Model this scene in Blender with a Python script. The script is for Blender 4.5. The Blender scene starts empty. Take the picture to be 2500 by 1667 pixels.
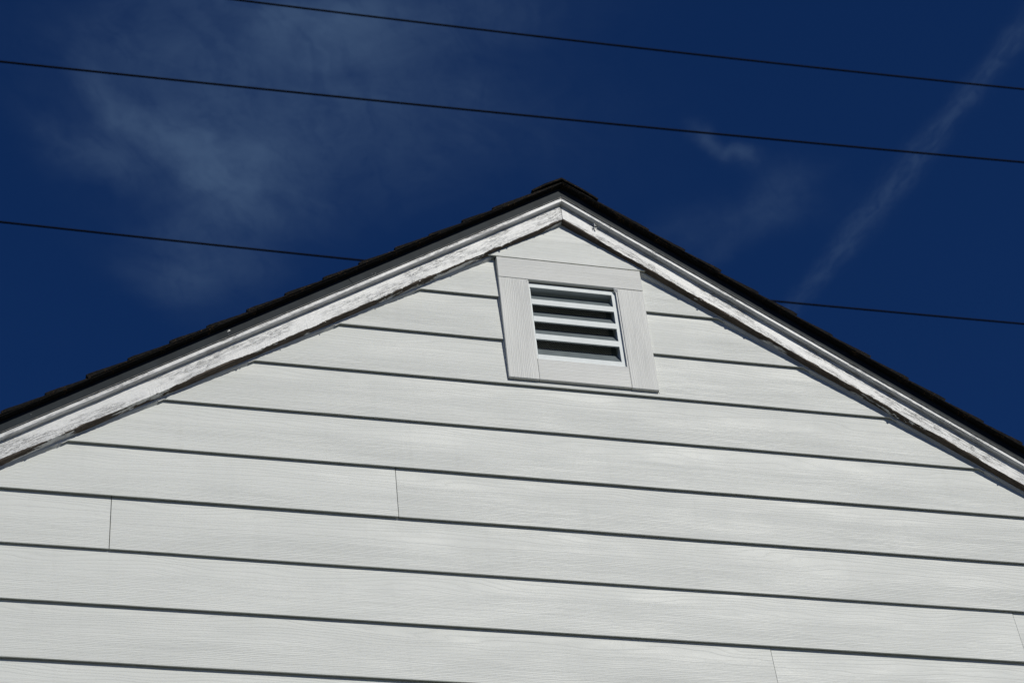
import bpy, bmesh, math, random
from mathutils import Matrix, Vector, noise as mn

random.seed(7)
C = bpy.context.scene.collection
scene = bpy.context.scene

# ------------------------------------------------------------------ camera
GZ = 1.6                                   # height of the camera above the ground
f_px, pan, tilt, roll, D = 5106.81749, -0.308251603, 0.716262561, 0.111507514, 4.64746223
XA, ZA, TP = 1.68551102, 4.76424937 + GZ, 0.686429480      # gable apex (lower edge of the rake boards) and slope
TH = math.atan(TP)
Z1 = 4.41542043 + GZ                       # bottom edge of the first full siding board
EXPO = 0.178
R = (Matrix.Rotation(pan, 3, 'Z') @ Matrix.Rotation(tilt, 3, 'X') @ Matrix.Rotation(roll, 3, 'Y'))
B = Matrix(((1, 0, 0), (0, 0, -1), (0, 1, 0)))
cam_data = bpy.data.cameras.new("camera")
cam = bpy.data.objects.new("camera", cam_data)
C.objects.link(cam)
cam.matrix_world = Matrix.Translation((0, -D, GZ)) @ (R @ B).to_4x4()
cam_data.sensor_width = 36.0
cam_data.lens = f_px / 2500 * 36
cam_data.clip_start = 0.05
cam_data.clip_end = 3000
cam_data.dof.use_dof = True
cam_data.dof.focus_distance = 6.2
cam_data.dof.aperture_fstop = 9.0
scene.camera = cam

# ------------------------------------------------------------------ sun, sky, exposure
SUN_TO = Vector((0.43, -1.0, 0.86)).normalized()          # towards the sun
sun_elev = math.asin(SUN_TO.z)
sun_az = math.atan2(SUN_TO.x, SUN_TO.y)                    # clockwise from +Y
sd = bpy.data.lights.new("sun", 'SUN')
sd.energy = 5.0
sd.angle = math.radians(0.53)
sd.color = (1.0, 0.972, 0.89)
sun = bpy.data.objects.new("sun", sd)
C.objects.link(sun)
sun.rotation_euler = SUN_TO.to_track_quat('Z', 'Y').to_euler()
sun.location = (4, -8, 12)

scene.view_settings.view_transform = 'Standard'
scene.view_settings.look = 'None'
scene.view_settings.exposure = -0.78
scene.view_settings.gamma = 1.0
scene.view_settings.use_curve_mapping = False
scene.render.film_transparent = False

world = bpy.data.worlds.new("World")
scene.world = world
world.use_nodes = True
wn, wl = world.node_tree.nodes, world.node_tree.links
wn.clear()


class NB:
    """small helper that writes node expressions"""
    def __init__(s, tree):
        s.t = tree; s.n = tree.nodes; s.l = tree.links

    def put(s, sock, v):
        if v is None: return
        if isinstance(v, bpy.types.NodeSocket): s.l.new(v, sock)
        else: sock.default_value = v

    def m(s, op, a, b=None, c=None, clamp=False):
        n = s.n.new('ShaderNodeMath'); n.operation = op; n.use_clamp = clamp
        s.put(n.inputs[0], a)
        if b is not None: s.put(n.inputs[1], b)
        if c is not None: s.put(n.inputs[2], c)
        return n.outputs[0]

    def xyz(s, v):
        n = s.n.new('ShaderNodeSeparateXYZ'); s.l.new(v, n.inputs[0]); return n.outputs

    def vec(s, x, y, z):
        n = s.n.new('ShaderNodeCombineXYZ')
        for i, q in enumerate((x, y, z)): s.put(n.inputs[i], q)
        return n.outputs[0]

    def vm(s, op, a, b):
        n = s.n.new('ShaderNodeVectorMath'); n.operation = op
        s.put(n.inputs[0], a); s.put(n.inputs[1], b); return n.outputs[0]

    def noise(s, v, scale=1.0, detail=2.0, rough=0.5, dist=0.0):
        n = s.n.new('ShaderNodeTexNoise'); s.put(n.inputs['Vector'], v)
        n.inputs['Scale'].default_value = scale; n.inputs['Detail'].default_value = detail
        n.inputs['Roughness'].default_value = rough; n.inputs['Distortion'].default_value = dist
        return n.outputs['Fac']

    def smooth(s, v, a, b, lo=0.0, hi=1.0):
        n = s.n.new('ShaderNodeMapRange'); n.interpolation_type = 'SMOOTHSTEP'
        s.put(n.inputs[0], v)
        n.inputs[1].default_value = a; n.inputs[2].default_value = b
        n.inputs[3].default_value = lo; n.inputs[4].default_value = hi
        return n.outputs[0]

    def mix(s, fac, a, b, mode='MIX'):
        n = s.n.new('ShaderNodeMix'); n.data_type = 'RGBA'; n.blend_type = mode
        s.put(n.inputs[0], fac)
        for sock, v in ((n.inputs[6], a), (n.inputs[7], b)):
            if isinstance(v, bpy.types.NodeSocket): s.l.new(v, sock)
            else: sock.default_value = (*v[:3], 1.0)
        return n.outputs[2]


w = NB(world.node_tree)
sky = wn.new('ShaderNodeTexSky')
sky.sky_type = 'NISHITA'
sky.sun_disc = False
sky.sun_elevation = sun_elev
sky.sun_rotation = sun_az
sky.altitude = 1600
sky.air_density = 0.7
sky.dust_density = 0.0
sky.ozone_density = 3.0
tc = wn.new('ShaderNodeTexCoord')
dx, dy, dz = w.xyz(tc.outputs['Generated'])
dzc = w.m('MAXIMUM', dz, 0.05)
qx = w.m('DIVIDE', dx, dzc)
qy = w.m('DIVIDE', dy, dzc)
Q = w.vec(qx, qy, 0.0)
warp1 = w.noise(Q, 9.0, 5, 0.55)
warp2 = w.noise(w.vm('ADD', Q, (13.1, 4.7, 2.2)), 9.0, 5, 0.55)
wx = w.m('ADD', qx, w.m('MULTIPLY', w.m('SUBTRACT', warp1, 0.5), 0.085))
wy = w.m('ADD', qy, w.m('MULTIPLY', w.m('SUBTRACT', warp2, 0.5), 0.085))


def blob(cx, cy, ang, lx, ly):
    ca, sa = math.cos(ang), math.sin(ang)
    ux = w.m('SUBTRACT', wx, cx); uy = w.m('SUBTRACT', wy, cy)
    a = w.m('DIVIDE', w.m('ADD', w.m('MULTIPLY', ux, ca), w.m('MULTIPLY', uy, sa)), lx)
    b = w.m('DIVIDE', w.m('SUBTRACT', w.m('MULTIPLY', uy, ca), w.m('MULTIPLY', ux, sa)), ly)
    r2 = w.m('ADD', w.m('MULTIPLY', a, a), w.m('MULTIPLY', b, b))
    return w.m('POWER', 2.718, w.m('MULTIPLY', r2, -1.0))


# the cirrus: fine streaks inside broad soft patches, and faint patches all over the sky
def ridged(v, sc, det, dist):
    n_ = w.noise(v, sc, det, 0.62, dist)
    return w.m('SUBTRACT', 1.0, w.m('MULTIPLY', w.m('ABSOLUTE', w.m('SUBTRACT', n_, 0.5)), 5.0))


# strands drawn out along one wind direction, bent by a slow warp
wa = w.m('ADD', w.m('MULTIPLY', wx, 0.55), w.m('MULTIPLY', wy, 0.83))
wb = w.m('SUBTRACT', w.m('MULTIPLY', wx, 0.83), w.m('MULTIPLY', wy, 0.55))
st1 = ridged(w.vec(w.m('MULTIPLY', wa, 13.0), w.m('MULTIPLY', wb, 42.0), 3.0), 1.0, 7, 0.9)
st2 = ridged(w.vec(w.m('MULTIPLY', wx, 16.0), w.m('MULTIPLY', wy, 34.0), 8.0), 1.0, 7, 0.7)
st1 = w.smooth(st1, 0.15, 1.0); st2 = w.smooth(st2, 0.2, 1.0)
fib = w.m('ADD', w.m('MULTIPLY', st1, 0.6), w.m('MULTIPLY', st2, 0.4))
broad = w.noise(w.vm('ADD', Q, (4.3, 1.9, 0.0)), 11.0, 6, 0.6, 0.5)
texf = w.m('MULTIPLY', w.smooth(broad, 0.30, 0.70, 0.42, 1.10), w.m('ADD', 0.72, w.m('MULTIPLY', fib, 0.55)))
# veils of cirrus: centre, heading, length, breadth (in units of the cloud layer's height), density
VEILS = [
    (0.4580, 0.8860, 0.500, 0.0100, 0.0070, 0.34),
    (0.170, 0.860, 0.150, 0.1500, 0.0750, 0.16),
    (0.0482, 0.9121, 0.822, 0.0273, 0.0136, 0.42),
    (0.0782, 0.9278, 0.267, 0.0263, 0.0158, 0.55),
    (0.1078, 0.9442, 0.764, 0.0295, 0.0195, 0.85),
    (0.1276, 0.9674, 1.124, 0.0320, 0.0240, 0.75),
    (0.1453, 0.9724, 0.641, 0.0443, 0.0439, 0.40),
    (0.1157, 1.0281, 0.592, 0.0400, 0.0324, 0.30),
    (0.1026, 1.0588, 0.647, 0.0350, 0.0253, 0.22),
    (0.0441, 0.9652, 0.373, 0.0372, 0.0179, 0.26),
    (0.0098, 0.9431, 0.478, 0.0335, 0.0120, 0.18),
    (0.0965, 0.8851, 0.622, 0.0432, 0.0282, 0.34),
    (0.1668, 0.8396, 0.168, 0.0797, 0.0363, 0.55),
    (0.2020, 0.8072, -0.216, 0.0923, 0.0229, 0.35),
    (0.1769, 0.9150, -0.156, 0.0852, 0.0635, 0.22),
    (0.0706, 0.9174, -0.562, 0.0577, 0.0692, 0.16),
    (0.4352, 0.8817, 0.683, 0.0140, 0.0064, 0.34),
    (0.4481, 0.8882, -1.198, 0.0080, 0.0041, 0.22),
    (0.4748, 0.9500, -0.434, 0.0472, 0.0230, 0.24),
    (0.4706, 0.9837, -0.705, 0.0310, 0.0126, 0.12),
    (0.4917, 0.9114, -0.917, 0.0273, 0.0233, 0.14),
]
cl = None
for cx_, cy_, an_, lx2, ly2, am_ in VEILS:
    b_ = w.m('MULTIPLY', blob(cx_, cy_, an_, lx2, ly2), am_)
    cl = b_ if cl is None else w.m('ADD', cl, b_)
cl = w.m('MULTIPLY', cl, texf)
wide = w.m('MULTIPLY', w.smooth(w.noise(Q, 1.7, 4, 0.55), 0.55, 0.85), fib)
cl = w.m('ADD', cl, w.m('MULTIPLY', wide, 0.30))
# old contrail drifting apart
T1, T2 = Vector((0.6053, 0.7555)), Vector((0.545, 1.0203))
td = (T2 - T1).normalized()
lx_ = w.m('SUBTRACT', qx, T1.x); ly_ = w.m('SUBTRACT', qy, T1.y)
perp = w.m('SUBTRACT', w.m('MULTIPLY', lx_, td.y), w.m('MULTIPLY', ly_, td.x))
along = w.m('ADD', w.m('MULTIPLY', lx_, td.x), w.m('MULTIPLY', ly_, td.y))
perp = w.m('ADD', perp, w.m('MULTIPLY', w.m('SUBTRACT', w.noise(Q, 16.0, 4, 0.6), 0.5), 0.022))
wid = w.m('ADD', 0.0032, w.m('MULTIPLY', w.noise(w.vec(along, 0, 7.0), 9.0, 2), 0.012))
pr = w.m('DIVIDE', perp, wid)
tr = w.m('POWER', 2.718, w.m('MULTIPLY', w.m('MULTIPLY', pr, pr), -1.0))
trn = w.noise(w.vec(w.m('MULTIPLY', along, 55.0), w.m('MULTIPLY', perp, 150.0), 1.0), 1.0, 6, 0.65, 0.8)
tr = w.m('MULTIPLY', tr, w.smooth(trn, 0.32, 0.66, 0.30, 1.0))
tr = w.m('MULTIPLY', tr, w.smooth(along, 0.20, 0.30, 0.27, 0.17))
cl = w.m('ADD', cl, tr)
cl = w.m('SUBTRACT', 1.0, w.m('POWER', 2.718, w.m('MULTIPLY', cl, -1.25)))
SKY_STRENGTH = 0.10
# polarised, deep evening-blue rendition of the clear sky: less red and green
tint = w.mix(1.0, sky.outputs[0], (0.185, 0.495, 0.96), 'MULTIPLY')
cloudcol = (0.90, 1.62, 3.10)
skyc = w.mix(cl, tint, cloudcol)
bg = wn.new('ShaderNodeBackground')
wl.new(skyc, bg.inputs[0])
bg.inputs[1].default_value = SKY_STRENGTH
wo = wn.new('ShaderNodeOutputWorld')
wl.new(bg.outputs[0], wo.inputs[0])


# ------------------------------------------------------------------ materials
def new_mat(name):
    m = bpy.data.materials.new(name); m.use_nodes = True
    nb = NB(m.node_tree)
    bsdf = m.node_tree.nodes['Principled BSDF']
    return m, nb, bsdf


def objco(nb, rnd=True):
    t = nb.n.new('ShaderNodeTexCoord'); o = t.outputs['Object']
    if not rnd: return o
    i = nb.n.new('ShaderNodeObjectInfo')
    r = nb.m('MULTIPLY', i.outputs['Random'], 37.0)
    return nb.vm('ADD', o, nb.vec(r, 0.0, r)), o, i.outputs['Random']


def bump(nb, bsdf, h, dist, strength=1.0):
    b = nb.n.new('ShaderNodeBump'); b.inputs['Strength'].default_value = strength
    b.inputs['Distance'].default_value = dist
    nb.l.new(h, b.inputs['Height']); nb.l.new(b.outputs[0], bsdf.inputs['Normal'])
    return b


def mat_grain(name, base, vertical=False, freq=250.0, amp=0.00052, rough=0.42, loops=True, tone=0.05):
    """painted fibre cement or trim with an embossed wood grain; the mesh's own X/Z gives the grain"""
    m, nb, bs = new_mat(name)
    v, raw, rnd = objco(nb)
    x, y, z = nb.xyz(v); rx, ry, rz = nb.xyz(raw)
    if vertical: x, z = z, x; rx, rz = rz, rx
    # broad figure that makes the cathedral loops, strongest in one band of each board
    big = nb.noise(nb.vec(nb.m('MULTIPLY', x, 1.5), 0.0, nb.m('MULTIPLY', z, 10.0)), 1.0, 2, 0.5, 0.2)
    up = nb.smooth(rz, 0.055, 0.150, 0.0, 1.0)
    fig = nb.m('MULTIPLY', nb.m('SUBTRACT', big, 0.5), nb.m('ADD', 0.020, nb.m('MULTIPLY', up, 0.085)) if loops else 0.014)
    med = nb.m('MULTIPLY', nb.m('SUBTRACT', nb.noise(nb.vec(nb.m('MULTIPLY', x, 7.0), 0.0, nb.m('MULTIPLY', z, 50.0)), 1.0, 3, 0.6), 0.5), 0.010)
    g = nb.m('ADD', nb.m('MULTIPLY', z, 0.8), nb.m('ADD', fig, med))
    wave = nb.m('SINE', nb.m('MULTIPLY', g, freq * 2 * math.pi))
    lines = nb.m('POWER', nb.m('MULTIPLY', nb.m('ADD', wave, 1.0), 0.5), 0.35)
    wave2 = nb.m('SINE', nb.m('MULTIPLY', g, freq * 0.41 * 2 * math.pi))
    lines2 = nb.m('POWER', nb.m('MULTIPLY', nb.m('ADD', wave2, 1.0), 0.5), 0.22)
    fine = nb.noise(nb.vec(nb.m('MULTIPLY', x, 160.0), 0.0, nb.m('MULTIPLY', z, 700.0)), 1.0, 3, 0.6)
    blot = nb.noise(nb.vec(nb.m('MULTIPLY', x, 9.0), 0.0, nb.m('MULTIPLY', z, 60.0)), 1.0, 3, 0.6)
    patch = nb.smooth(nb.noise(nb.vec(nb.m('MULTIPLY', x, 2.5), 4.0, nb.m('MULTIPLY', z, 14.0)), 1.0, 2), 0.35, 0.65, 0.60, 1.0)
    if loops: patch = nb.m('MULTIPLY', patch, nb.m('SUBTRACT', 1.0, nb.m('MULTIPLY', up, 0.8)))
    smoothp = nb.smooth(nb.noise(nb.vec(nb.m('MULTIPLY', x, 1.1), 2.0, nb.m('MULTIPLY', z, 7.0)), 1.0, 3, 0.6), 0.35, 0.65, 0.65, 1.0)
    h = nb.m('MULTIPLY', lines, nb.m('MULTIPLY', nb.m('MULTIPLY', patch, smoothp), 1.5))
    h = nb.m('ADD', h, nb.m('MULTIPLY', nb.m('MULTIPLY', lines2, 0.7), nb.m('SUBTRACT', 1.35, patch)))
    h = nb.m('ADD', h, nb.m('MULTIPLY', fine, 0.8))
    h = nb.m('ADD', h, nb.m('MULTIPLY', blot, 0.10))
    bump(nb, bs, h, amp)
    # paint tone: slight dirt in the grooves, blotches, fly specks
    dirt = nb.m('MULTIPLY', nb.m('SUBTRACT', 1.0, lines2), nb.m('SUBTRACT', 1.2, patch))
    mott = nb.noise(nb.vec(nb.m('MULTIPLY', x, 3.0), 9.0, nb.m('MULTIPLY', z, 9.0)), 1.0, 4, 0.6)
    val = nb.m('ADD', nb.m('MULTIPLY', nb.m('SUBTRACT', mott, 0.5), -tone), nb.m('MULTIPLY', dirt, -0.08))
    val = nb.m('ADD', val, nb.m('MULTIPLY', nb.m('SUBTRACT', rnd, 0.5), 0.05))
    rain = nb.noise(nb.vec(nb.m('MULTIPLY', x, 30.0 if not vertical else 6.0), 5.0, nb.m('MULTIPLY', z, 2.0)), 1.0, 4, 0.6)
    val = nb.m('ADD', val, nb.m('MULTIPLY', nb.smooth(rain, 0.52, 0.75), -0.035))
    val = nb.m('ADD', val, nb.m('MULTIPLY', nb.m('SUBTRACT', fine, 0.5), 0.05))
    hsv = nb.n.new('ShaderNodeHueSaturation'); hsv.inputs['Color'].default_value = (*base, 1)
    nb.l.new(nb.m('ADD', 1.0, val), hsv.inputs['Value'])
    vo = nb.n.new('ShaderNodeTexVoronoi'); vo.inputs['Scale'].default_value = 9.0
    nb.l.new(v, vo.inputs['Vector'])
    spk = nb.smooth(vo.outputs['Distance'], 0.012, 0.026, 1.0, 0.0)
    vo2 = nb.xyz(vo.outputs['Color'])[0]
    spk = nb.m('MULTIPLY', spk, nb.m('GREATER_THAN', vo2, 0.86))
    col = nb.mix(nb.m('MULTIPLY', spk, 0.75), hsv.outputs[0], (0.10, 0.085, 0.07))
    nb.l.new(col, bs.inputs['Base Color'])
    nb.put(bs.inputs['Roughness'], nb.smooth(mott, 0.3, 0.7, rough - 0.05, rough + 0.08))
    bs.inputs['Specular IOR Level'].default_value = 0.42
    return m


M = {}
M['siding'] = mat_grain('painted_siding', (0.705, 0.722, 0.688), rough=0.50, tone=0.025)
M['trim_h'] = mat_grain('painted_trim', (0.740, 0.745, 0.715), False, 250.0, 0.0005, 0.55, False)
M['trim_v'] = mat_grain('painted_trim_upright', (0.740, 0.745, 0.715), True, 250.0, 0.0005, 0.55, False)


def mat_rake(name, peel_amount, face_peel=0.0, wear=1.0):
    """old thick paint on wood: crazed along the grain and peeled off the lower edge.
    local x runs along the board, z is the distance from its lower front edge"""
    m, nb, bs = new_mat(name)
    v, raw, rnd = objco(nb)
    x, y, z = nb.xyz(v); rx, ry, rz = nb.xyz(raw)
    # crazing: short dark cracks along the grain
    cr = nb.noise(nb.vec(nb.m('MULTIPLY', x, 17.0), nb.m('MULTIPLY', y, 150.0), nb.m('MULTIPLY', z, 260.0)), 1.0, 3, 0.6, 0.25)
    ridge = nb.m('ABSOLUTE', nb.m('SUBTRACT', cr, 0.5))
    area = nb.smooth(nb.noise(nb.vec(nb.m('MULTIPLY', x, 5.0), 0.0, nb.m('MULTIPLY', z, 26.0)), 1.0, 3, 0.6), 0.43, 0.60)
    crack = nb.m('MULTIPLY', nb.smooth(ridge, 0.010, 0.026, 1.0, 0.0), area)
    flake = nb.noise(nb.vec(nb.m('MULTIPLY', x, 70.0), nb.m('MULTIPLY', y, 160.0), nb.m('MULTIPLY', z, 210.0)), 1.0, 4, 0.7)
    chip = nb.m('MULTIPLY', nb.smooth(flake, 0.67, 0.70), nb.smooth(area, 0.2, 0.9, 0.15, 1.0))
    # peeled wood: on the underside and creeping a little up the face
    pn = nb.noise(nb.vec(nb.m('MULTIPLY', x, 4.5), nb.m('MULTIPLY', y, 26.0), 0.0), 1.0, 5, 0.68, 0.3)
    rag = nb.noise(nb.vec(nb.m('MULTIPLY', x, 60.0), nb.m('MULTIPLY', y, 120.0), nb.m('MULTIPLY', z, 120.0)), 1.0, 3, 0.7)
    pn2 = nb.m('ADD', pn, nb.m('MULTIPLY', nb.m('SUBTRACT', rag, 0.5), 0.12))
    low = nb.smooth(rz, -0.0005, 0.0045, 0.0, 1.0)
    pk = nb.m('SUBTRACT', pn2, nb.m('MULTIPLY', low, 0.16 - face_peel))
    far = nb.smooth(rz, 0.004, 0.012, 0.0, 0.5)
    pk = nb.m('SUBTRACT', pk, far)
    peel = nb.smooth(pk, 0.5 - peel_amount, 0.508 - peel_amount)
    wx_ = nb.noise(nb.vec(nb.m('MULTIPLY', x, 22.0), nb.m('MULTIPLY', y, 420.0), nb.m('MULTIPLY', z, 420.0)), 1.0, 4, 0.6)
    wood = nb.mix(nb.smooth(wx_, 0.3, 0.7), (0.040, 0.030, 0.023), (0.135, 0.108, 0.084))
    under = nb.smooth(nb.noise(nb.vec(nb.m('MULTIPLY', x, 12.0), nb.m('MULTIPLY', y, 90.0), 3.0), 1.0, 3), 0.45, 0.6, 0.0, 1.0)
    paint = nb.mix(nb.smooth(flake, 0.3, 0.7), (0.70, 0.71, 0.70), (0.80, 0.80, 0.79))
    # old undercoat greyed by the weather near the peeled strip
    grey = nb.m('MULTIPLY', nb.smooth(pk, 0.40 - peel_amount, 0.5 - peel_amount), nb.m('MULTIPLY', under, nb.m('SUBTRACT', 1.0, low)))
    paint = nb.mix(nb.m('MULTIPLY', grey, 0.55), paint, (0.36, 0.34, 0.30))
    paint = nb.mix(nb.m('MAXIMUM', nb.m('MULTIPLY', crack, 0.66 * wear), nb.m('MULTIPLY', chip, 0.8 * wear)), paint, (0.12, 0.105, 0.09))
    thin = nb.noise(nb.vec(nb.m('MULTIPLY', x, 11.0), nb.m('MULTIPLY', y, 90.0), nb.m('MULTIPLY', z, 330.0)), 1.0, 4, 0.62, 0.15)
    thinl = nb.m('MULTIPLY', nb.smooth(thin, 0.565, 0.61), nb.smooth(area, 0.0, 0.6, 0.30, 1.0))
    paint = nb.mix(nb.m('MULTIPLY', thinl, 0.62 * wear), paint, (0.16, 0.145, 0.125))
    col = nb.mix(peel, paint, wood)
    nb.l.new(col, bs.inputs['Base Color'])
    h = nb.m('SUBTRACT', nb.m('MULTIPLY', flake, 0.8), nb.m('MULTIPLY', nb.m('MAXIMUM', crack, chip), 0.9))
    streak = nb.noise(nb.vec(nb.m('MULTIPLY', x, 9.0), 0.0, nb.m('MULTIPLY', z, 260.0)), 1.0, 3, 0.6)
    h = nb.m('ADD', h, nb.m('MULTIPLY', streak, 0.9))
    h = nb.m('SUBTRACT', h, nb.m('MULTIPLY', peel, 0.9))
    bump(nb, bs, h, 0.0011)
    nb.put(bs.inputs['Roughness'], nb.m('ADD', 0.42, nb.m('MULTIPLY', peel, 0.5)))
    return m


M['rake_l'] = mat_rake('weathered_white_paint_left', 0.060, 0.035, 0.24)
M['rake_r'] = mat_rake('weathered_white_paint_right', 0.115, 0.02)
M['mould'] = mat_rake('weathered_white_moulding', -0.16, 0.0, 0.6)


def mat_simple(name, col, rough=0.5, metal=0.0, nscale=0.0, namp=0.0, bscale=0.0, bamp=0.0, spec=0.5):
    m, nb, bs = new_mat(name)
    v, raw, rnd = objco(nb)
    if nscale:
        n = nb.noise(v, nscale, 5, 0.65)
        a = tuple(c * (1 - namp) for c in col); b = tuple(min(1, c * (1 + namp)) for c in col)
        nb.l.new(nb.mix(nb.smooth(n, 0.3, 0.7), a, b), bs.inputs['Base Color'])
    else: bs.inputs['Base Color'].default_value = (*col, 1)
    bs.inputs['Roughness'].default_value = rough; bs.inputs['Metallic'].default_value = metal
    bs.inputs['Specular IOR Level'].default_value = spec
    if bscale: bump(nb, bs, nb.noise(v, bscale, 4, 0.6), bamp)
    return m


M['caulk'] = mat_simple('painted_caulk', (0.62, 0.63, 0.62), 0.5, 0, 30, 0.08, 90, 0.001)
M['drip'] = mat_simple('charcoal_drip_metal', (0.024, 0.031, 0.037), 0.6, 0.0, 14, 0.22, 25, 0.0006, 0.10)
M['lip'] = mat_simple('pale_drip_lip', (0.30, 0.29, 0.27), 0.5, 0.0, 60, 0.5)
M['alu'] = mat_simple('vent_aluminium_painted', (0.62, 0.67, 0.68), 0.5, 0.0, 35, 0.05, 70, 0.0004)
M['slatface'] = mat_simple('vent_metal_dark_reflection', (0.20, 0.235, 0.245), 0.45, 0.35, 20, 0.12, 40, 0.0004)  # same vent metal toned darker: its dark reflections are put into the colour
M['mesh'] = mat_simple('insect_screen_wire', (0.85, 0.85, 0.82), 0.6, 0.0)
M['dark'] = mat_simple('attic_darkness_black', (0.02, 0.018, 0.016), 0.9)
M['sheath'] = mat_simple('sheathing_board', (0.12, 0.10, 0.08), 0.9, 0, 12, 0.3)
M['wire'] = mat_simple('black_cable_jacket', (0.0045, 0.004, 0.004), 0.8, 0, 3, 0.3, 0, 0, 0.05)
M['hood'] = mat_simple('vent_hood_paint', (0.60, 0.64, 0.66), 0.6)
M['splat'] = mat_simple('white_dropping_and_paint', (0.75, 0.75, 0.72), 0.6, 0, 80, 0.15)
M['soil'] = mat_simple('trampled_lawn_ground', (0.045, 0.055, 0.035), 0.95, 0, 1.5, 0.35, 12, 0.03)

M['blocker_green'] = mat_simple('horizon_blocker_green', (0.045, 0.055, 0.025), 0.95, 0, 0.25, 0.4, 0.6, 0.6)

m, nb, bs = new_mat('asphalt_shingle')
v, raw, rnd = objco(nb)
vo = nb.n.new('ShaderNodeTexVoronoi'); vo.inputs['Scale'].default_value = 420.0
nb.l.new(v, vo.inputs['Vector'])
cr_, cg_, cb_ = nb.xyz(vo.outputs['Color'])
gr = nb.mix(nb.smooth(cr_, 0.2, 0.9), (0.005, 0.005, 0.005), (0.016, 0.015, 0.014))
streak = nb.noise(nb.vec(nb.m('MULTIPLY', nb.xyz(v)[0], 25.0), 0.0, nb.m('MULTIPLY', nb.xyz(v)[2], 800.0)), 1.0, 3, 0.6)
gr = nb.mix(nb.m('MULTIPLY', nb.m('GREATER_THAN', cg_, 0.88), nb.smooth(streak, 0.5, 0.62)), gr, (0.16, 0.095, 0.045))
nb.l.new(gr, bs.inputs['Base Color'])
bs.inputs['Roughness'].default_value = 0.95
bs.inputs['Specular IOR Level'].default_value = 0.2
bump(nb, bs, vo.outputs['Distance'], 0.002)
M['shingle'] = m


# ------------------------------------------------------------------ mesh helpers
def link(name, verts, faces, mat, parent=None, matrix=None, smooth=False, kind=None, label=None, bevel=0.0):
    me = bpy.data.meshes.new(name)
    me.from_pydata(verts, [], faces)
    bm = bmesh.new(); bm.from_mesh(me)
    bmesh.ops.remove_doubles(bm, verts=bm.verts, dist=1e-7)
    bmesh.ops.recalc_face_normals(bm, faces=bm.faces)
    if bevel: bmesh.ops.bevel(bm, geom=bm.edges[:], offset=bevel, segments=1, affect='EDGES')
    bm.to_mesh(me); bm.free()
    me.materials.append(M[mat])
    if smooth:
        for p in me.polygons: p.use_smooth = True
    o = bpy.data.objects.new(name, me)
    C.objects.link(o)
    if parent is not None: o.parent = parent
    if matrix is not None: o.matrix_local = matrix
    if kind: o['kind'] = kind
    if label: o['label'] = label
    return o


def prism(poly, y0a, y1a):
    """poly: list of (x,z) in order; y0a/y1a: functions or values giving the front and back y"""
    f0 = y0a if callable(y0a) else (lambda x, z: y0a)
    f1 = y1a if callable(y1a) else (lambda x, z: y1a)
    n = len(poly)
    vs = [(x, f0(x, z), z) for x, z in poly] + [(x, f1(x, z), z) for x, z in poly]
    fs = [tuple(range(n)), tuple(range(2 * n - 1, n - 1, -1))]
    for i in range(n):
        j = (i + 1) % n
        fs.append((i, j, n + j, n + i))
    return vs, fs


def box(x0, x1, y0, y1, z0, z1):
    return prism([(x0, z0), (x1, z0), (x1, z1), (x0, z1)], y0, y1)


def join(*parts):
    V, F = [], []
    for vs, fs in parts:
        o = len(V); V += vs; F += [tuple(i + o for i in f) for f in fs]
    return V, F


def slope_matrix(side):
    if side > 0: X = Vector((math.cos(TH), 0, -math.sin(TH))); Zv = Vector((math.sin(TH), 0, math.cos(TH)))
    else: X = Vector((math.cos(TH), 0, math.sin(TH))); Zv = Vector((-math.sin(TH), 0, math.cos(TH)))
    mt = Matrix.Identity(4)
    mt.col[0][:3] = X; mt.col[1][:3] = (0, 1, 0); mt.col[2][:3] = Zv
    mt.col[3][:3] = (XA, 0, ZA)
    return mt


SM = {1: slope_matrix(1), -1: slope_matrix(-1)}


def nz(a, b=0.0, c=0.0): return mn.noise(Vector((a, b, c)))


def extrude(profile, side, s0, s1, step, jit=None, mitre=False):
    """sweep a closed (y,n) profile along the slope from s0 (near the apex) to s1; s grows down the slope"""
    k = max(1, int(round((s1 - s0) / step)))
    V, F = [], []
    m_ = len(profile)
    for i in range(k + 1):
        s = s0 + (s1 - s0) * i / k
        for j, (y, n) in enumerate(profile):
            yy, nn = y, n
            if jit: dy_, dn_ = jit(j, s); yy += dy_; nn += dn_
            ss = s
            if mitre:
                off = -nn * math.tan(TH)          # where the mitre plane cuts this line
                ss = s + off * (1 - i / k)
            V.append((side * ss, yy, nn))
    for i in range(k):
        for j in range(m_):
            j2 = (j + 1) % m_
            F.append((i * m_ + j, i * m_ + j2, (i + 1) * m_ + j2, (i + 1) * m_ + j))
    F.append(tuple(range(m_))); F.append(tuple(k * m_ + j for j in range(m_ - 1, -1, -1)))
    return V, F


# ------------------------------------------------------------------ ground
HALF = 3.9                              # half width of the house, eave to eave
EAVE = ZA - TP * HALF
LEN = 9.0                               # depth of the house
S_END = HALF / math.cos(TH) + 0.10

gv, gf = [], []
N = 40
for i in range(N + 1):
    for j in range(N + 1):
        a = (i / N * 2 - 1); b = (j / N * 2 - 1)
        x = XA + 900 * a * abs(a) ** 1.6; y = 900 * b * abs(b) ** 1.6
        gv.append((x, y, 0.05 * nz(x * .3, y * .3)))
for i in range(N):
    for j in range(N):
        q = i * (N + 1) + j
        gf.append((q, q + N + 1, q + N + 2, q + 1))
g = link('ground', gv, gf, 'soil', kind='structure')

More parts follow.
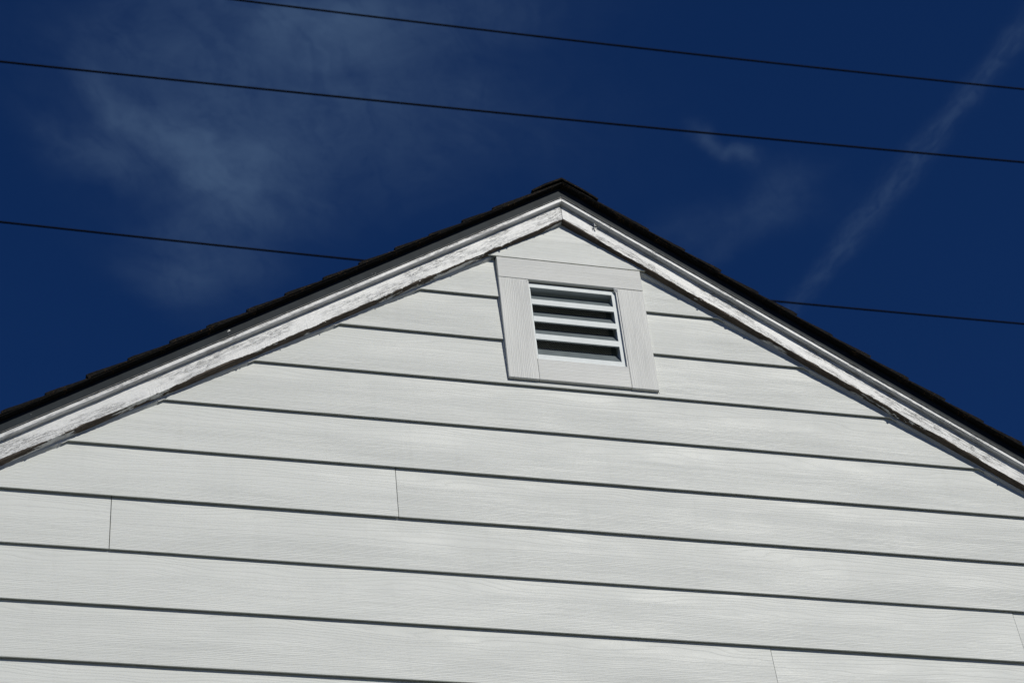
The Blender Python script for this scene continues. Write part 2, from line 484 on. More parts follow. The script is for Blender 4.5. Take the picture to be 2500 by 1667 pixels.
M['bounce_pale'] = mat_simple('pale_bounce_surface', (0.25, 0.255, 0.24), 0.9, 0, 3.0, 0.12, 60, 0.001)
V, F = [], []
for i in range(13):
    for j in range(7):
        V.append((XA - 6 + i, -3.3 + j * 0.5, 0.075 + 0.004 * nz(i * .7, j * .7)))
for i in range(12):
    for j in range(6): F.append((i * 7 + j, (i + 1) * 7 + j, (i + 1) * 7 + j + 1, i * 7 + j + 1))
link('bounce_strip', V, F, 'bounce_pale', kind='structure')  # unseen pale strip by the wall, added to bounce light onto the undersides

hv, hf = [], []  # unseen ring of high ground, added to block the bright low sky
NA, NR = 120, 10
for i in range(NA):
    a = 2 * math.pi * i / NA
    top = 21 + 7 * nz(math.cos(a) * 2.1, math.sin(a) * 2.1, 5.0) + 3 * nz(math.cos(a) * 9, math.sin(a) * 9, 2.0)
    for j in range(NR + 1):
        t = j / NR
        rr = 70 + 170 * t
        h = top * math.sin(min(1.0, t * 2.2) * math.pi / 2) * (1 - 0.25 * t) + 1.5 * nz(math.cos(a) * rr * .08, math.sin(a) * rr * .08, 1.0) * min(1, t * 4)
        hv.append((rr * math.cos(a), rr * math.sin(a), h - (0.6 if j in (0,) else 0) if j < NR else -0.6))
for i in range(NA):
    for j in range(NR):
        p, q = i * (NR + 1) + j, ((i + 1) % NA) * (NR + 1) + j
        hf.append((p, q, q + 1, p + 1))
link('horizon_blocker', hv, hf, 'blocker_green', kind='structure', smooth=True)

# ------------------------------------------------------------------ house
house = bpy.data.objects.new('clapboard_house', None)
C.objects.link(house)
house.location = (XA, 0, 0)
house['label'] = 'white clapboard house gable with a louvered vent, peeling rake boards and black shingle roof'
house['category'] = 'house'
HM = Matrix.Translation((-XA, 0, 0))


def hp(name, vf, mat, **kw):
    """part of the house given in world coordinates"""
    return link(name, vf[0], vf[1], mat, kw.pop('parent', house), kw.pop('matrix', HM), **kw)


def hs(name, vf, mat, side, **kw):
    """part given in the coordinates of a roof slope"""
    p = kw.pop('parent', house)
    mt = HM @ SM[side] if p is house else SM[side]
    return link(name, vf[0], vf[1], mat, p, mt, **kw)


# gable wall behind the boards, with the vent hole
VX0, VX1, VZ0, VZ1 = 1.4500, 1.9270, 4.0770 + GZ, 4.5795 + GZ      # outer edge of the vent trim
MX0, MX1, MZ0, MZ1 = 1.5440, 1.8370, 4.1625 + GZ, 4.4865 + GZ      # metal vent
IX0, IX1, IZ0, IZ1 = 1.5535, 1.8225, 4.1870 + GZ, 4.4680 + GZ      # its opening
wallY0, wallY1 = 0.0, 0.10
zt = lambda x: ZA + 0.06 / math.cos(TH) - TP * abs(x - XA)
parts = [prism([(XA - HALF, 0), (MX0, 0), (MX0, zt(MX0)), (XA - HALF, zt(XA - HALF))], wallY0, wallY1),
         prism([(MX1, 0), (XA + HALF, 0), (XA + HALF, zt(XA + HALF)), (MX1, zt(MX1))], wallY0, wallY1),
         prism([(MX0, 0), (MX1, 0), (MX1, MZ0), (MX0, MZ0)], wallY0, wallY1),
         prism([(MX0, MZ1), (MX1, MZ1), (MX1, zt(MX1)), (XA, zt(XA)), (MX0, zt(MX0))], wallY0, wallY1),
         box(XA - HALF, XA - HALF + .12, wallY1, LEN, 0, EAVE - .02), box(XA + HALF - .12, XA + HALF, wallY1, LEN, 0, EAVE - .02),
         prism([(XA - HALF, 0), (XA + HALF, 0), (XA + HALF, zt(XA + HALF)), (XA, zt(XA)), (XA - HALF, zt(XA - HALF))], LEN, LEN + .1)]
hp('wall', join(*parts), 'sheath')

# siding boards -----------------------------------------------------------
RN = 0.012                               # how far the boards run up behind the rake board


def xlim(z):                             # half width of the gable triangle at height z
    return (ZA + RN / math.cos(TH) - z) / TP


Y_BOT, Y_TOP, THK = -0.0178, -0.0083, 0.0047


def board(x0, x1, zb, left_rake, right_rake, top=None, gap=0.0, dy=0.0, droop=(0, 0)):
    zt_ = zb + EXPO + 0.012 if top is None else top
    tilt_ = (Y_TOP - Y_BOT) / EXPO
    f0 = lambda x, z: Y_BOT + dy + (z - zb) * tilt_ * (1 if z <= zb + EXPO else 1)
    f1 = lambda x, z: f0(x, z) + THK
    lowL, lowR = (XA - xlim(zb) if left_rake else x0), (XA + xlim(zb) if right_rake else x1)
    hiL, hiR = (XA - xlim(zt_) if left_rake else x0), (XA + xlim(zt_) if right_rake else x1)
    if left_rake: lowL = max(lowL, XA - HALF); hiL = max(hiL, XA - HALF)
    if right_rake: lowR = min(lowR, XA + HALF); hiR = min(hiR, XA + HALF)
    # bottom edge with a very slight waviness, so that it is not a ruled line
    nseg = max(1, int((lowR - lowL) / 0.08))
    poly = [(lowL + (lowR - lowL) * i / nseg, zb + 0.0011 * nz((lowL + (lowR - lowL) * i / nseg) * 2.3, zb * 7) + 0.0004 * nz((lowL + (lowR - lowL) * i / nseg) * 11.0, zb * 3)) for i in range(nseg + 1)]
    if zt_ >= ZA + RN / math.cos(TH) - 0.01 and left_rake and right_rake: poly += [(XA, ZA + RN)]
    else: poly += [(hiR, zt_), (hiL, zt_)]
    # split the polygon into quads would be costly: a planar face bends nowhere, so one n-gon is fine
    vs, fs = prism(poly, f0, f1)
    cx, cz = (lowL + lowR) / 2, zb
    vs = [(x - cx, y, z - cz) for x, y, z in vs]
    return link('siding_board', vs, fs, 'siding', house, Matrix.Translation((cx - XA, 0, cz)))


G = 0.0016
# the piece above the vent
zb = 4.5825 + GZ
b0 = board(0, 0, zb, True, True, top=ZA + 0.02, dy=-0.0105)
# boards cut round the vent (1, 2) and the short strip of 3 beside it
for k, half in ((1, None), (2, None)):
    zb = Z1 - (k - 1) * EXPO
    board(0, VX0 - G, zb, True, False, top=min(zb + EXPO + .012, ZA))
    board(VX1 + G, 0, zb, False, True)
# small fillers of course 0 beside the header, hidden mostly under the rakes
zb = Z1 + EXPO
if xlim(zb) > XA - VX0:
    board(0, VX0 - G, zb, True, False, top=zb + 0.02)
# board 3 is notched under the vent: upper part on both sides, lower strip right through
zb = Z1 - 2 * EXPO
tilt_ = (Y_TOP - Y_BOT) / EXPO
f0 = lambda x, z: Y_BOT + (z - (Z1 - 2 * EXPO)) * tilt_
f1 = lambda x, z: f0(x, z) + THK
zt_ = zb + EXPO + .012
pl = [(XA - xlim(zb), zb), (XA + xlim(zb), zb), (XA + xlim(zt_), zt_), (VX1 + G, zt_), (VX1 + G, VZ0 - G), (VX0 - G, VZ0 - G), (VX0 - G, zt_), (XA - xlim(zt_), zt_)]
vs, fs = prism(pl, f0, f1)
vs = [(x - XA, y, z - zb) for x, y, z in vs]
link('siding_board', vs, fs, 'siding', house, Matrix.Translation((0, 0, zb)))
joints = {6: [1.0842], 7: [0.2865], 8: [2.9295], 9: [2.1360], 10: [], 11: [-1.2, 3.9]}
for k in range(4, 36):
    zb = Z1 - (k - 1) * EXPO
    if zb < 0.25: break
    js = joints.get(k)
    if js is None: js = [] if k <= 5 else [XA - 3.2 + ((k * 1.37) % 2.0), XA + 0.6 + ((k * 0.93) % 2.4)]
    xs = [None] + sorted(js) + [None]
    for a, b in zip(xs[:-1], xs[1:]):
        o = board((a or 0) + 0.0010, (b or 0) - 0.0010, zb + (random.uniform(-.0012, .0012) if js and zb > 3 else 0), a is None, b is None, dy=random.uniform(-.0009, .0009))

# side walls: clapboards along the length of the house
for sx in (-1, 1):
    vs_, fs_ = [], []
    for k in range(int(EAVE / EXPO)):
        z0 = 0.25 + k * EXPO
        if z0 + EXPO > EAVE: break
        xo = XA + sx * HALF
        a = [(xo + sx * .0168, z0), (xo + sx * .0086, z0 + EXPO), (xo, z0 + EXPO), (xo, z0)]
        o_ = len(vs_)
        for yy in (wallY0, LEN + .1): vs_ += [(x, yy, z) for x, z in a]
        fs_ += [(o_, o_ + 1, o_ + 5, o_ + 4), (o_ + 1, o_ + 2, o_ + 6, o_ + 5), (o_ + 3, o_, o_ + 4, o_ + 7), (o_, o_ + 3, o_ + 2, o_ + 1), (o_ + 4, o_ + 5, o_ + 6, o_ + 7)]
    hp('side_siding', (vs_, fs_), 'siding', kind='stuff')
for cx_ in (XA - HALF, XA + HALF):
    hp('corner_board', box(cx_ - .05, cx_ + .05, -.03, .06, 0.05, EAVE - .03), 'trim_v')
hp('foundation', box(XA - HALF - .01, XA + HALF + .01, -.01, LEN + .1, -.2, .25), 'soil')

# rake boards ---------------------------------------------------------------
prof = [(-0.040, 0.0), (-0.040, 0.030), (-0.040, 0.088), (-0.018, 0.088), (-0.0185, -0.0030), (-0.028, -0.0018)]


def rake_jit(side):
    def j(i, s):
        q = s * side * 1.0 + side * 11.3
        rough = nz(q * 55.0, 1.7) * 0.0011 + nz(q * 190.0, 4.0) * 0.0006
        wav = nz(q * 6.0, 8.0) * 0.0012
        nib = max(0.0, nz(q * 75.0, 21.0) - 0.38) * 0.006
        if i == 0: return (max(0, rough) * .5, wav + rough + nib)
        if i == 5: return (0, wav + rough * .7 + nz(q * 40, 3.) * .0008 - max(0.0, nz(q * 46.0, 33.0) - 0.35) * 0.006)
        if i == 4: return (0, wav)
        return (0.0004 * nz(q * 20, i), 0)
    return j


hs('rake_board', extrude(prof, -1, 0.0014, S_END, 0.004, rake_jit(-1), True), 'rake_l', -1)
hs('rake_board', extrude(prof, 1, 0.0012, S_END, 0.004, rake_jit(1), True), 'rake_r', 1, label='white rake board with its underside peeled to brown wood')

# moulding on top of the rake board
mprof = [(-0.0402, 0.0580), (-0.0540, 0.0568), (-0.0570, 0.0588), (-0.0570, 0.086), (-0.0402, 0.090)]


def mould_jit(side):
    def j(i, s):
        q = s * side + side * 5.1
        r_ = nz(q * 60.0, 2.0 + i) * 0.0006 + nz(q * 9.0, 7.0) * 0.0009
        return (r_ * .5, r_) if i in (1, 2) else (0, nz(q * 30., 5.) * .0008 if i == 0 else 0)
    return j


hs('rake_moulding', extrude(mprof, -1, 0.0006, S_END, 0.006, mould_jit(-1), True), 'mould', -1)
hs('rake_moulding', extrude(mprof, 1, 0.0006, 0.1425, 0.006, mould_jit(1), True), 'mould', 1)
hs('rake_moulding', extrude(mprof, 1, 0.1435, S_END, 0.006, mould_jit(1)), 'mould', 1)

# caulk between rake board and siding
for side in (-1, 1):
    def cj(i, s, side=side):
        X = XA + side * s * math.cos(TH)
        z = ZA - s * math.sin(TH)
        # depth of the siding face at this height: thicker bead just under each lap
        fr = ((z - Z1) / EXPO) % 1.0
        ysd = Y_BOT + (Y_TOP - Y_BOT) * fr
        q = s * side * 1.0 + 3.3 * side
        lap = math.exp(-((1 - fr) / 0.16) ** 2) if fr > .5 else 0
        bulge = 0.0035 * lap + 0.0012 * nz(q * 9, 2.) + 0.0006 * nz(q * 50, 6.)
        if i == 0: return (0, 0)
        if i == 1: return (bulge * -.5, -abs(bulge) * .8)
        if i == 2: return (ysd - (-0.012) - 0.0012, -abs(bulge) - .0015 + 0.0008 * nz(q * 70, 9.))
        return (0, 0)
    cp = [(-0.0200, -0.0026), (-0.0180, -0.0062), (-0.0120, -0.0100), (-0.0060, -0.0090), (-0.0060, 0.010), (-0.0175, 0.010)]
    s_lim = S_END - .1
    hs('caulk_bead', extrude(cp, side, 0.0006, s_lim, 0.006, cj, True), 'caulk', side, smooth=False)

# drip edge -----------------------------------------------------------------
dprof = [(-0.0585, 0.0740), (-0.0605, 0.0715), (-0.0597, 0.0708), (-0.0577, 0.0730), (-0.0575, 0.1050), (0.05, 0.1050), (0.05, 0.1062), (-0.0590, 0.1062)]


def dj(side):
    def j(i, s):
        w_ = nz(s * side * 3.1 + 4, 1.) * .0008
        return (w_, w_ * .6) if i in (0, 1, 2, 3) else (0, 0)
    return j


dl = hs('drip_edge', extrude(dprof, -1, 0.0006, 0.8095, 0.05, dj(-1), True), 'drip', -1)
dl2 = hs('drip_edge', extrude([(y + .0007, n - .0006) for y, n in dprof], -1, 0.8105, S_END, 0.05, dj(-1)), 'drip', -1)
dr = hs('drip_edge', extrude(dprof, 1, 0.0006, S_END, 0.05, dj(1), True), 'drip', 1)
# thin pale rim of the drip edge
for side in (-1, 1):
    hs('drip_lip', extrude([(-0.0610, 0.0717), (-0.0605, 0.0706), (-0.0591, 0.0706), (-0.0595, 0.0716)], side, 0.001, S_END, 0.05, dj(side), True), 'lip', side)
# white bird-dropping splat and smaller white specks on the metal
def splat(name, side, s, n, r, seed, y=-0.0594):
    rnd_ = random.Random(seed); k = 11
    ring = [(math.cos(a) * r * rnd_.uniform(.5, 1.25), math.sin(a) * r * .7 * rnd_.uniform(.5, 1.2)) for a in [2 * math.pi * i / k for i in range(k)]]
    vs_ = [(side * s + px + .3 * pz, y, n + pz) for px, pz in ring] + [(side * s, y - .0012, n)]
    fs_ = [(i, (i + 1) % k, k) for i in range(k)]
    return hs(name, (vs_, fs_), 'splat', side)


splat('white_splat', -1, 1.2560, 0.0915, 0.0046, 3)
splat('white_splat', -1, 1.2625, 0.0890, 0.0022, 5)
splat('white_splat', -1, 1.2660, 0.0790, 0.0016, 6)
splat('white_splat', -1, 0.7320, 0.0810, 0.0020, 8)
splat('white_splat', -1, 0.7220, 0.0780, 0.0022, 9)
splat('white_splat', -1, 1.9200, 0.0880, 0.0016, 12)

# roof ----------------------------------------------------------------------
rp = [(-0.028, 0.0885), (-0.028, 0.1045), (LEN + .2, 0.1045), (LEN + .2, 0.0885)]
for side in (-1, 1):
    hs('roof_deck', extrude(rp, side, 0.0006, S_END, 1.0, None, True), 'sheath', side)
SH_Y = -0.081
stepsL = [0.2152, 0.3443, 0.4806, 0.6187, 0.7584, 0.8963, 1.0384, 1.1771, 1.318, 1.447, 1.5881, 1.7241, 1.8567]
stepsR = [0.254, 0.3905, 0.526, 0.6666, 0.8092, 0.9416, 1.0791, 1.217, 1.3495, 1.4868, 1.6231]
for st in (stepsL, stepsR):
    while st[-1] < S_END: st.append(st[-1] + 0.1385)
# shingle strip laid along the rake under the courses
for side, seams in ((-1, [0.0006, 0.1838, 1.1478, 2.12, 3.1, S_END]), (1, [0.0006, 0.70, 1.66, 2.6, 3.5, S_END])):
    for i in range(len(seams) - 1):
        a, b = seams[i] + (0.0012 if i else 0), seams[i + 1] - .0012
        dyy = random.uniform(-.002, .0015)
        yy = SH_Y + dyy
        rim = [(yy + .0004, 0.1070), (yy, 0.1080), (yy, 0.1094), (yy + .0006, 0.1102), (0.12, 0.1102), (0.12, 0.1070)]
        jf = lambda i_, s, side=side: (0.0006 * nz(s * 45 * side, i_), 0.0005 * nz(s * 38 * side, i_ + 4.)) if i_ < 4 else (0, 0)
        hs('rake_shingle', extrude(rim, side, a, b, 0.012, jf, i == 0), 'shingle', side)
DEPTH1 = 0.85
for side, st in ((-1, stepsL), (1, stepsR)):
    prev = -0.045
    for i, s in enumerate(st):
        up = st[i - 1] if i else prev
        up2 = up - 0.03
        dyy = random.uniform(-.003, .002)
        yb = SH_Y + dyy - .0005
        th_b = random.uniform(0.0125, 0.0155)
        base = 0.1104

        def mk(y0, y1, jitter):
            V, F = [], []
            K = max(3, int((s - up2) / 0.007)) if jitter else 2
            for q in range(K + 1):
                t = q / K; ss = up2 + (s - up2) * t
                top = base + 0.0015 + (th_b - 0.0015) * t ** 1.15
                if jitter:
                    r_ = nz(ss * side * 160, i * 3.1) * .0008 + nz(ss * side * 50, i * 1.7 + 9) * .0008
                    if t > .93: top -= 0.0008 * (t - .93) / .07
                    yo = nz(ss * side * 90, i + 30.) * .0012
                    if t > .9: yo += 0.0018 * ((t - .9) / .1)
                else: r_ = yo = 0
                V += [(side * ss, y0 + yo, base), (side * ss, y0 + yo * .6, top + r_), (side * ss, y1, top), (side * ss, y1, base)]
            for q in range(K):
                for j in range(4):
                    j2 = (j + 1) % 4
                    F.append((q * 4 + j, q * 4 + j2, (q + 1) * 4 + j2, (q + 1) * 4 + j))
            F.append((0, 1, 2, 3)); F.append((K * 4 + 3, K * 4 + 2, K * 4 + 1, K * 4))
            return V, F
        hs('shingle', mk(yb, DEPTH1 - (0.3 if i % 2 else 0), True), 'shingle', side)
    # the rest of the slope, out of sight from the ground
    V, F = [], []
    for i, s in enumerate(st):
        up = st[i - 1] if i else prev
        o_ = len(V)
        y0 = DEPTH1 - (0.3 if i % 2 else 0) + .003
        for ss, tp_ in ((up - .02, .1120), (s, .1185)):
            V += [(side * ss, y0, .1104), (side * ss, y0, tp_), (side * ss, LEN + .25, tp_), (side * ss, LEN + .25, .1104)]
        F += [tuple(o_ + q for q in ff) for ff in ((0, 1, 5, 4), (1, 2, 6, 5), (2, 3, 7, 6), (4, 5, 6, 7), (0, 4, 7, 3), (0, 3, 2, 1))]
    hs('roof_shingles', (V, F), 'shingle', side, kind='stuff')
# ridge caps, bent over the ridge one after the other
nb_caps = int(LEN / .145)
capL, capR = 0.040, 0.185
for i in range(0, 14):
    y0 = SH_Y - 0.006 + i * 0.145
    y1 = y0 + 0.30
    zc = 0.0025 * 0
    V, F = [], []
    t0 = 0.0030
    rows = []
    for y, lift in ((y0, 0.0075), (y1, 0.0018)):
        ring = []
        for lay in (0, 1):
            nn = (0.1165 if lay == 0 else 0.1230) + lift * 0.6
            # left end, towards the ridge, right end
            for side, s in ((-1, 0.046), (-1, -0.012), (0, 0), (1, -0.005), (1, 0.057)):
                if side == 0: p = Vector((XA, 0, ZA)) + Vector((0, 0, nn / math.cos(TH) - .004))
                else:
                    q = nn - (0.003 if s > .03 else 0.0)
                    p = SM[side] @ Vector((side * s, 0, q))
                ring.append((p.x, y + 0.0015 * nz(s * 30 * side, i, lay), p.z))
        rows.append(ring)
    V = rows[0] + rows[1]
    for a in range(4):
        F += [(a, a + 1, 10 + a + 1, 10 + a), (5 + a, 10 + 5 + a, 10 + 6 + a, 6 + a)]
        F += [(a, 5 + a, 6 + a, a + 1), (10 + a, 10 + a + 1, 16 + a, 15 + a)]
    F += [(0, 10, 15, 5), (4, 9, 19, 14)]
    hp('ridge_cap', (V, F), 'shingle')
hp('ridge_caps', (lambda: (lambda zz: ([(XA - .12, 1.9, zz - .075), (XA, 1.9, zz + .005), (XA + .12, 1.9, zz - .075), (XA - .12, LEN + .25, zz - .075), (XA, LEN + .25, zz + .005), (XA + .12, LEN + .25, zz - .075)],
   [(0, 1, 4, 3), (1, 2, 5, 4), (0, 3, 5, 2), (0, 2, 1), (3, 4, 5)]))(ZA + .1245 / math.cos(TH)))(), 'shingle', kind='stuff')

# curled flake of paint lifted off the right rake board near the peak
cv, cf = [], []
K = 14
for i in range(K + 1):
    t = i / K
    a = t * 4.2
    r_ = 0.004 + 0.003 * t
    s_ = 0.079 + 0.018 * t
    for lay in (0, 1):
        for e_ in (0, 1):
            cv.append((s_ + 0.006 * e_ + .002 * math.sin(a), -0.0415 - (r_ * (1 - math.cos(a)) * .8 + .0006 * lay), 0.062 - 0.017 * t - 0.009 * e_ + r_ * math.sin(a) * .6))
for i in range(K):
    o_ = i * 4
    for a, b in ((0, 1), (1, 3), (3, 2), (2, 0)): cf.append((o_ + a, o_ + b, o_ + 4 + b, o_ + 4 + a))
hs('paint_flake', (cv, cf), 'splat', 1)
for (sd_, s_, n_, rot_) in ((1, .0960, .041, .5), (1, .0890, .052, -.2)):
    V = [(s_, -.0405, n_), (s_ + .012, -.0485, n_ - .003 + rot_ * .004), (s_ + .013, -.0490, n_ - .0055), (s_ + .001, -.0410, n_ - .003), (s_ + .006, -.0455, n_ - .0062)]
    hs('paint_flake', (V, [(0, 1, 2, 3), (3, 2, 4), (0, 3, 4), (1, 0, 4), (2, 1, 4)]), 'splat', sd_)
# small lifted flakes along the lower edges
fr_ = random.Random(5)
for sd_, cnt in ((-1, 16), (1, 12)):
    for q_ in range(cnt):
        s_ = fr_.uniform(.05, 2.0 if sd_ < 0 else 1.65)
        L_ = fr_.uniform(.004, .010); h_ = fr_.uniform(.002, .0045); o_ = fr_.uniform(.0015, .004)
        n_ = fr_.uniform(-.0005, .003)
        V = [(sd_ * s_, -.0402, n_), (sd_ * (s_ + L_), -.0402, n_ + fr_.uniform(-.001, .001)), (sd_ * (s_ + L_ * .8), -.0402 - o_, n_ - h_), (sd_ * (s_ + L_ * .3), -.0402 - o_ * .7, n_ - h_ * .8),
             (sd_ * (s_ + L_ * .5), -.0396, n_ - .001)]
        hs('paint_flake', (V, [(0, 1, 2, 3), (3, 2, 4), (0, 3, 4), (1, 0, 4), (2, 1, 4)]), 'splat', sd_)
# dry paint strings hanging under the rakes
for (sd_, s_, l_) in ((-1, .012, .012), (-1, 0.020, .006), (1, .035, .006), (1, .42, .006), (-1, 1.85, .004)):
    V = [(sd_ * s_ - .0012, -.0185, -.001), (sd_ * s_ + .0012, -.0185, -.001), (sd_ * s_ + .002, -.0180, -l_ * .6), (sd_ * s_ + .001, -.0195, -l_), (sd_ * s_ - .001, -.0175, -l_ * .6), (sd_ * s_, -.0175, -.004)]
    hs('paint_flake', (V, [(0, 1, 2, 4), (4, 2, 3), (0, 4, 5), (1, 5, 2), (5, 4, 3), (5, 3, 2), (0, 5, 1)]), 'caulk', sd_)

# vent ------------------------------------------------------------------------
vent = hp('gable_vent', join(
    box(MX0, IX0, -0.0165, -0.0150, MZ0, MZ1), box(IX1, MX1, -0.0165, -0.0150, MZ0, MZ1),
    box(IX0, IX1, -0.0166, -0.0150, IZ1, MZ1), box(IX0 - .001, IX1 + .001, -0.0178, -0.0152, MZ0, IZ0),
    box(IX0, IX1, -0.0195, -0.0166, IZ1 - .001, IZ1 + .002),
    box(IX0 - .0012, IX0, -0.0150, 0.030, MZ0, MZ1), box(IX1, IX1 + .0012, -0.0150, 0.030, MZ0, MZ1)), 'alu')


def vp(name, vf, mat, **kw): return link(name, vf[0], vf[1], mat, vent, Matrix.Identity(4), **kw)


def piece(name, x0, x1, y0, y1, z0, z1, mat, bevel=0.0012):
    cx, cz = (x0 + x1) / 2, (z0 + z1) / 2
    vs_, fs_ = box(x0 - cx, x1 - cx, y0, y1, z0 - cz, z1 - cz)
    return link(name, vs_, fs_, mat, vent, Matrix.Translation((cx, 0, cz)), bevel=bevel)


TY0, TY1 = -0.0275, -0.0085
piece('trim_board', VX0, VX1 + .001, TY0 - .0004, TY1, 4.4925 + GZ, VZ1, 'trim_h')               # header
piece('trim_board', VX0, MX0 + .0015, TY0, TY1, VZ0, 4.4917 + GZ, 'trim_v')
piece('trim_board', MX1 + .003, VX1 + .0005, TY0 + .0003, TY1, VZ0 - .0008, 4.4915 + GZ, 'trim_v')
piece('trim_board', MX0 + .0024, MX1 + .0022, TY0 + .0006, TY1, VZ0 + .0006, MZ0 - .0010, 'trim_h')
# caulk round the metal and the frame
for bx_ in ((MX0 + .0012, MX0 + .004, -.0235, -.0160, MZ0, MZ1 + .004), (MX1 - .001, MX1 + .0035, -.0245, -.0160, MZ0 - .002, MZ1 + .004)):
    vp('caulk_bead', box(*bx_), 'caulk')
vp('caulk_blob', ([(MX1 - .008, -.026, MZ1 + .005), (MX1 + .002, -.0285, MZ1 + .007), (MX1 + .006, -.0282, MZ1 - .004), (MX1 - .002, -.023, MZ1 - .012), (MX1 - .006, -.018, MZ1 - .002), (MX1 + .004, -.020, MZ1 - .01)],
   [(0, 1, 2), (0, 2, 3), (0, 3, 4), (3, 2, 5)]), 'caulk')
vp('caulk_blob', ([(MX0 - .002, -.0285, MZ1 + .006), (MX0 + .007, -.024, MZ1 + .004), (MX0 + .006, -.019, MZ1 - .004), (MX0 - .001, -.027, MZ1 - .010), (MX0 - .004, -.0284, MZ1 - .004)],
   [(0, 1, 2), (0, 2, 3), (0, 3, 4)]), 'caulk')
# bead where the siding meets the frame on its left side, and under the bottom corners
for bx_ in ((VX0 - .0030, VX0 - .0002, -.0165, -.0080, VZ0 + .012, 4.50 + GZ), (VX1 + .0016, VX1 + .0036, -.0185, -.0080, VZ0 - .004, 4.50 + GZ), (VX0 - .010, VX0 + .020, -.0172, -.0150, VZ0 - .008, VZ0 - .0025)):
    hp('caulk_bead', box(*bx_), 'caulk')

# slats: lip in front, face leaning back and up
lips = [(4.4190, 4.3980), (4.3470, 4.3255), (4.2730, 4.2510)]
for i, (zt0, zb0) in enumerate(lips):
    zt0 += GZ; zb0 += GZ
    yl = -0.0172
    V = [(IX0, yl, zb0), (IX0, yl, zt0), (IX0, yl + .0012, zt0), (IX0, yl + .0012, zb0 + .001), (IX0, yl + .0060, zb0 + .001), (IX0, yl + .006, zb0)]
    n = len(V)
    V = V + [(IX1, y, z) for _, y, z in V]
    F = [tuple(range(n)), tuple(range(2 * n - 1, n - 1, -1))] + [(a, (a + 1) % n, n + (a + 1) % n, n + a) for a in range(n)]
    sl = vp('louver_slat', (V, F), 'alu')
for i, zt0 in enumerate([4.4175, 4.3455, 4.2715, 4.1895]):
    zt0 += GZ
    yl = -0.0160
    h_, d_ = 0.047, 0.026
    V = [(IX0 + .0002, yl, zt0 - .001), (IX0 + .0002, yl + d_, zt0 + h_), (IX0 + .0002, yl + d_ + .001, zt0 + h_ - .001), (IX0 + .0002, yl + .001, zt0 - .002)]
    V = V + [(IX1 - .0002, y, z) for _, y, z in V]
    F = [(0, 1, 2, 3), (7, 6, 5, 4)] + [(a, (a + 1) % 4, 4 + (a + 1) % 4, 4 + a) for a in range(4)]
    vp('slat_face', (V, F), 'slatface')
# hood behind the top rim
vp('vent_hood', ([(IX0, -.015, IZ1), (IX1, -.015, IZ1), (IX1, .013, IZ1 + .004), (IX0, .013, IZ1 + .004), (IX0, .0135, IZ1 - .012), (IX1, .0135, IZ1 - .012)], [(0, 1, 2, 3), (3, 2, 5, 4)]), 'hood')
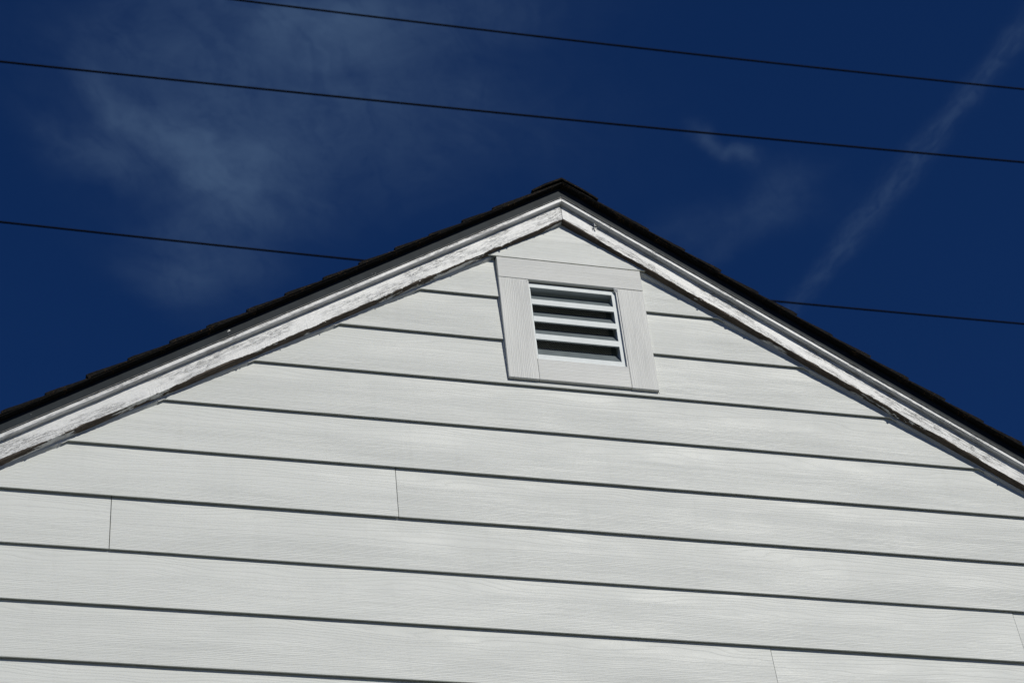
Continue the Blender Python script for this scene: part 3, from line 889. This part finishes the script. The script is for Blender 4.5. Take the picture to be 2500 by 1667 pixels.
# screen behind the slats: crossed wires, with a plain metal margin round it
SY = 0.0165
vp('screen_frame', join(box(IX1 - .016, IX1, SY - .001, SY + .001, MZ0, MZ1), box(IX0, IX1 - .016, SY - .001, SY + .001, MZ0, IZ0 + .006)), 'slatface')
sv, sf = [], []
pitch, wr = 0.0052, 0.00080
H_ = MZ1 - MZ0
W_ = IX1 - IX0
slope = 0.62
k = -H_ * slope
while k < W_:
    for sgn in (1, -1):
        # wire from bottom to top, clipped to the sides
        z0_, z1_ = MZ0, MZ1
        xa_, xb_ = (k, k + H_ * slope) if sgn > 0 else (k + H_ * slope, k)
        t0, t1 = 0.0, 1.0
        dxx = xb_ - xa_
        for lim, kind_ in ((0.0, 0), (W_, 1)):
            tt = (lim - xa_) / dxx
            if 0 < tt < 1:
                if (dxx > 0) == (kind_ == 0): t0 = max(t0, tt)
                else: t1 = min(t1, tt)
        if t1 - t0 < .02: continue
        p0 = (IX0 + xa_ + dxx * t0, z0_ + H_ * t0); p1 = (IX0 + xa_ + dxx * t1, z0_ + H_ * t1)
        o_ = len(sv); yy = SY + (0.0003 if sgn > 0 else 0.0010)
        sv += [(p0[0] - wr, yy, p0[1]), (p0[0] + wr, yy, p0[1]), (p0[0], yy + wr, p0[1]), (p1[0] - wr, yy, p1[1]), (p1[0] + wr, yy, p1[1]), (p1[0], yy + wr, p1[1])]
        sf += [(o_, o_ + 1, o_ + 4, o_ + 3), (o_ + 1, o_ + 2, o_ + 5, o_ + 4), (o_ + 2, o_, o_ + 3, o_ + 5)]
    k += pitch
vp('insect_screen', (sv, sf), 'mesh', kind='stuff')
hp('attic_dark_box', join(box(MX0 - .05, MX1 + .05, 0.5, 0.51, MZ0 - .3, MZ1 + .1), box(MX0 - .06, MX0 - .05, .1001, .5, MZ0 - .3, MZ1 + .1), box(MX1 + .05, MX1 + .06, .1001, .5, MZ0 - .3, MZ1 + .1),
   box(MX0 - .05, MX1 + .05, .1001, .5, MZ0 - .31, MZ0 - .3), box(MX0 - .05, MX1 + .05, .1001, .5, MZ1 + .1, MZ1 + .11)), 'dark')  # added near-black box; the attic's darkness is put into its colour

# ------------------------------------------------------------------ overhead wires
WIRES = [
    ('overhead_wire', (1.817, 9.0, 16.783), (10.513, 8.824, 16.783), 16.747, 0.0105, 'highest of the three black wires, leaving the frame at the top left'),
    ('overhead_wire', (-0.41, 9.0, 15.422), (10.092, 8.698, 15.422), 15.393, 0.0105, 'middle black wire crossing the whole sky above the roof peak'),
    ('overhead_wire', (-0.252, 9.0, 13.312), (9.643, 8.958, 13.312), 13.281, 0.0095, 'lowest black wire, passing behind the roof on both sides of the peak'),
]
for name, A, Bp, zm, rad, lab in WIRES:
    A = Vector(A); Bp = Vector(Bp); mid_t = 0.33
    sag = (A.z - zm) / (4 * mid_t * (1 - mid_t))
    V, F = [], []
    K, S = 90, 8
    for i in range(K + 1):
        t = -1.9 + 4.8 * i / K
        p = A.lerp(Bp, t) + Vector((0, 0, GZ - sag * 4 * t * (1 - t)))
        for j in range(S):
            a = 2 * math.pi * j / S
            V.append((p.x - A.x, p.y - A.y + rad * math.cos(a), p.z - A.z + rad * math.sin(a)))
    for i in range(K):
        for j in range(S):
            F.append((i * S + j, i * S + (j + 1) % S, (i + 1) * S + (j + 1) % S, (i + 1) * S + j))
    F.append(tuple(range(S))); F.append(tuple(K * S + j for j in range(S)))
    o = link(name, V, F, 'wire', None, Matrix.Translation(A), smooth=True)
    o['label'] = lab; o['category'] = 'wire'; o['group'] = 'overhead wires'
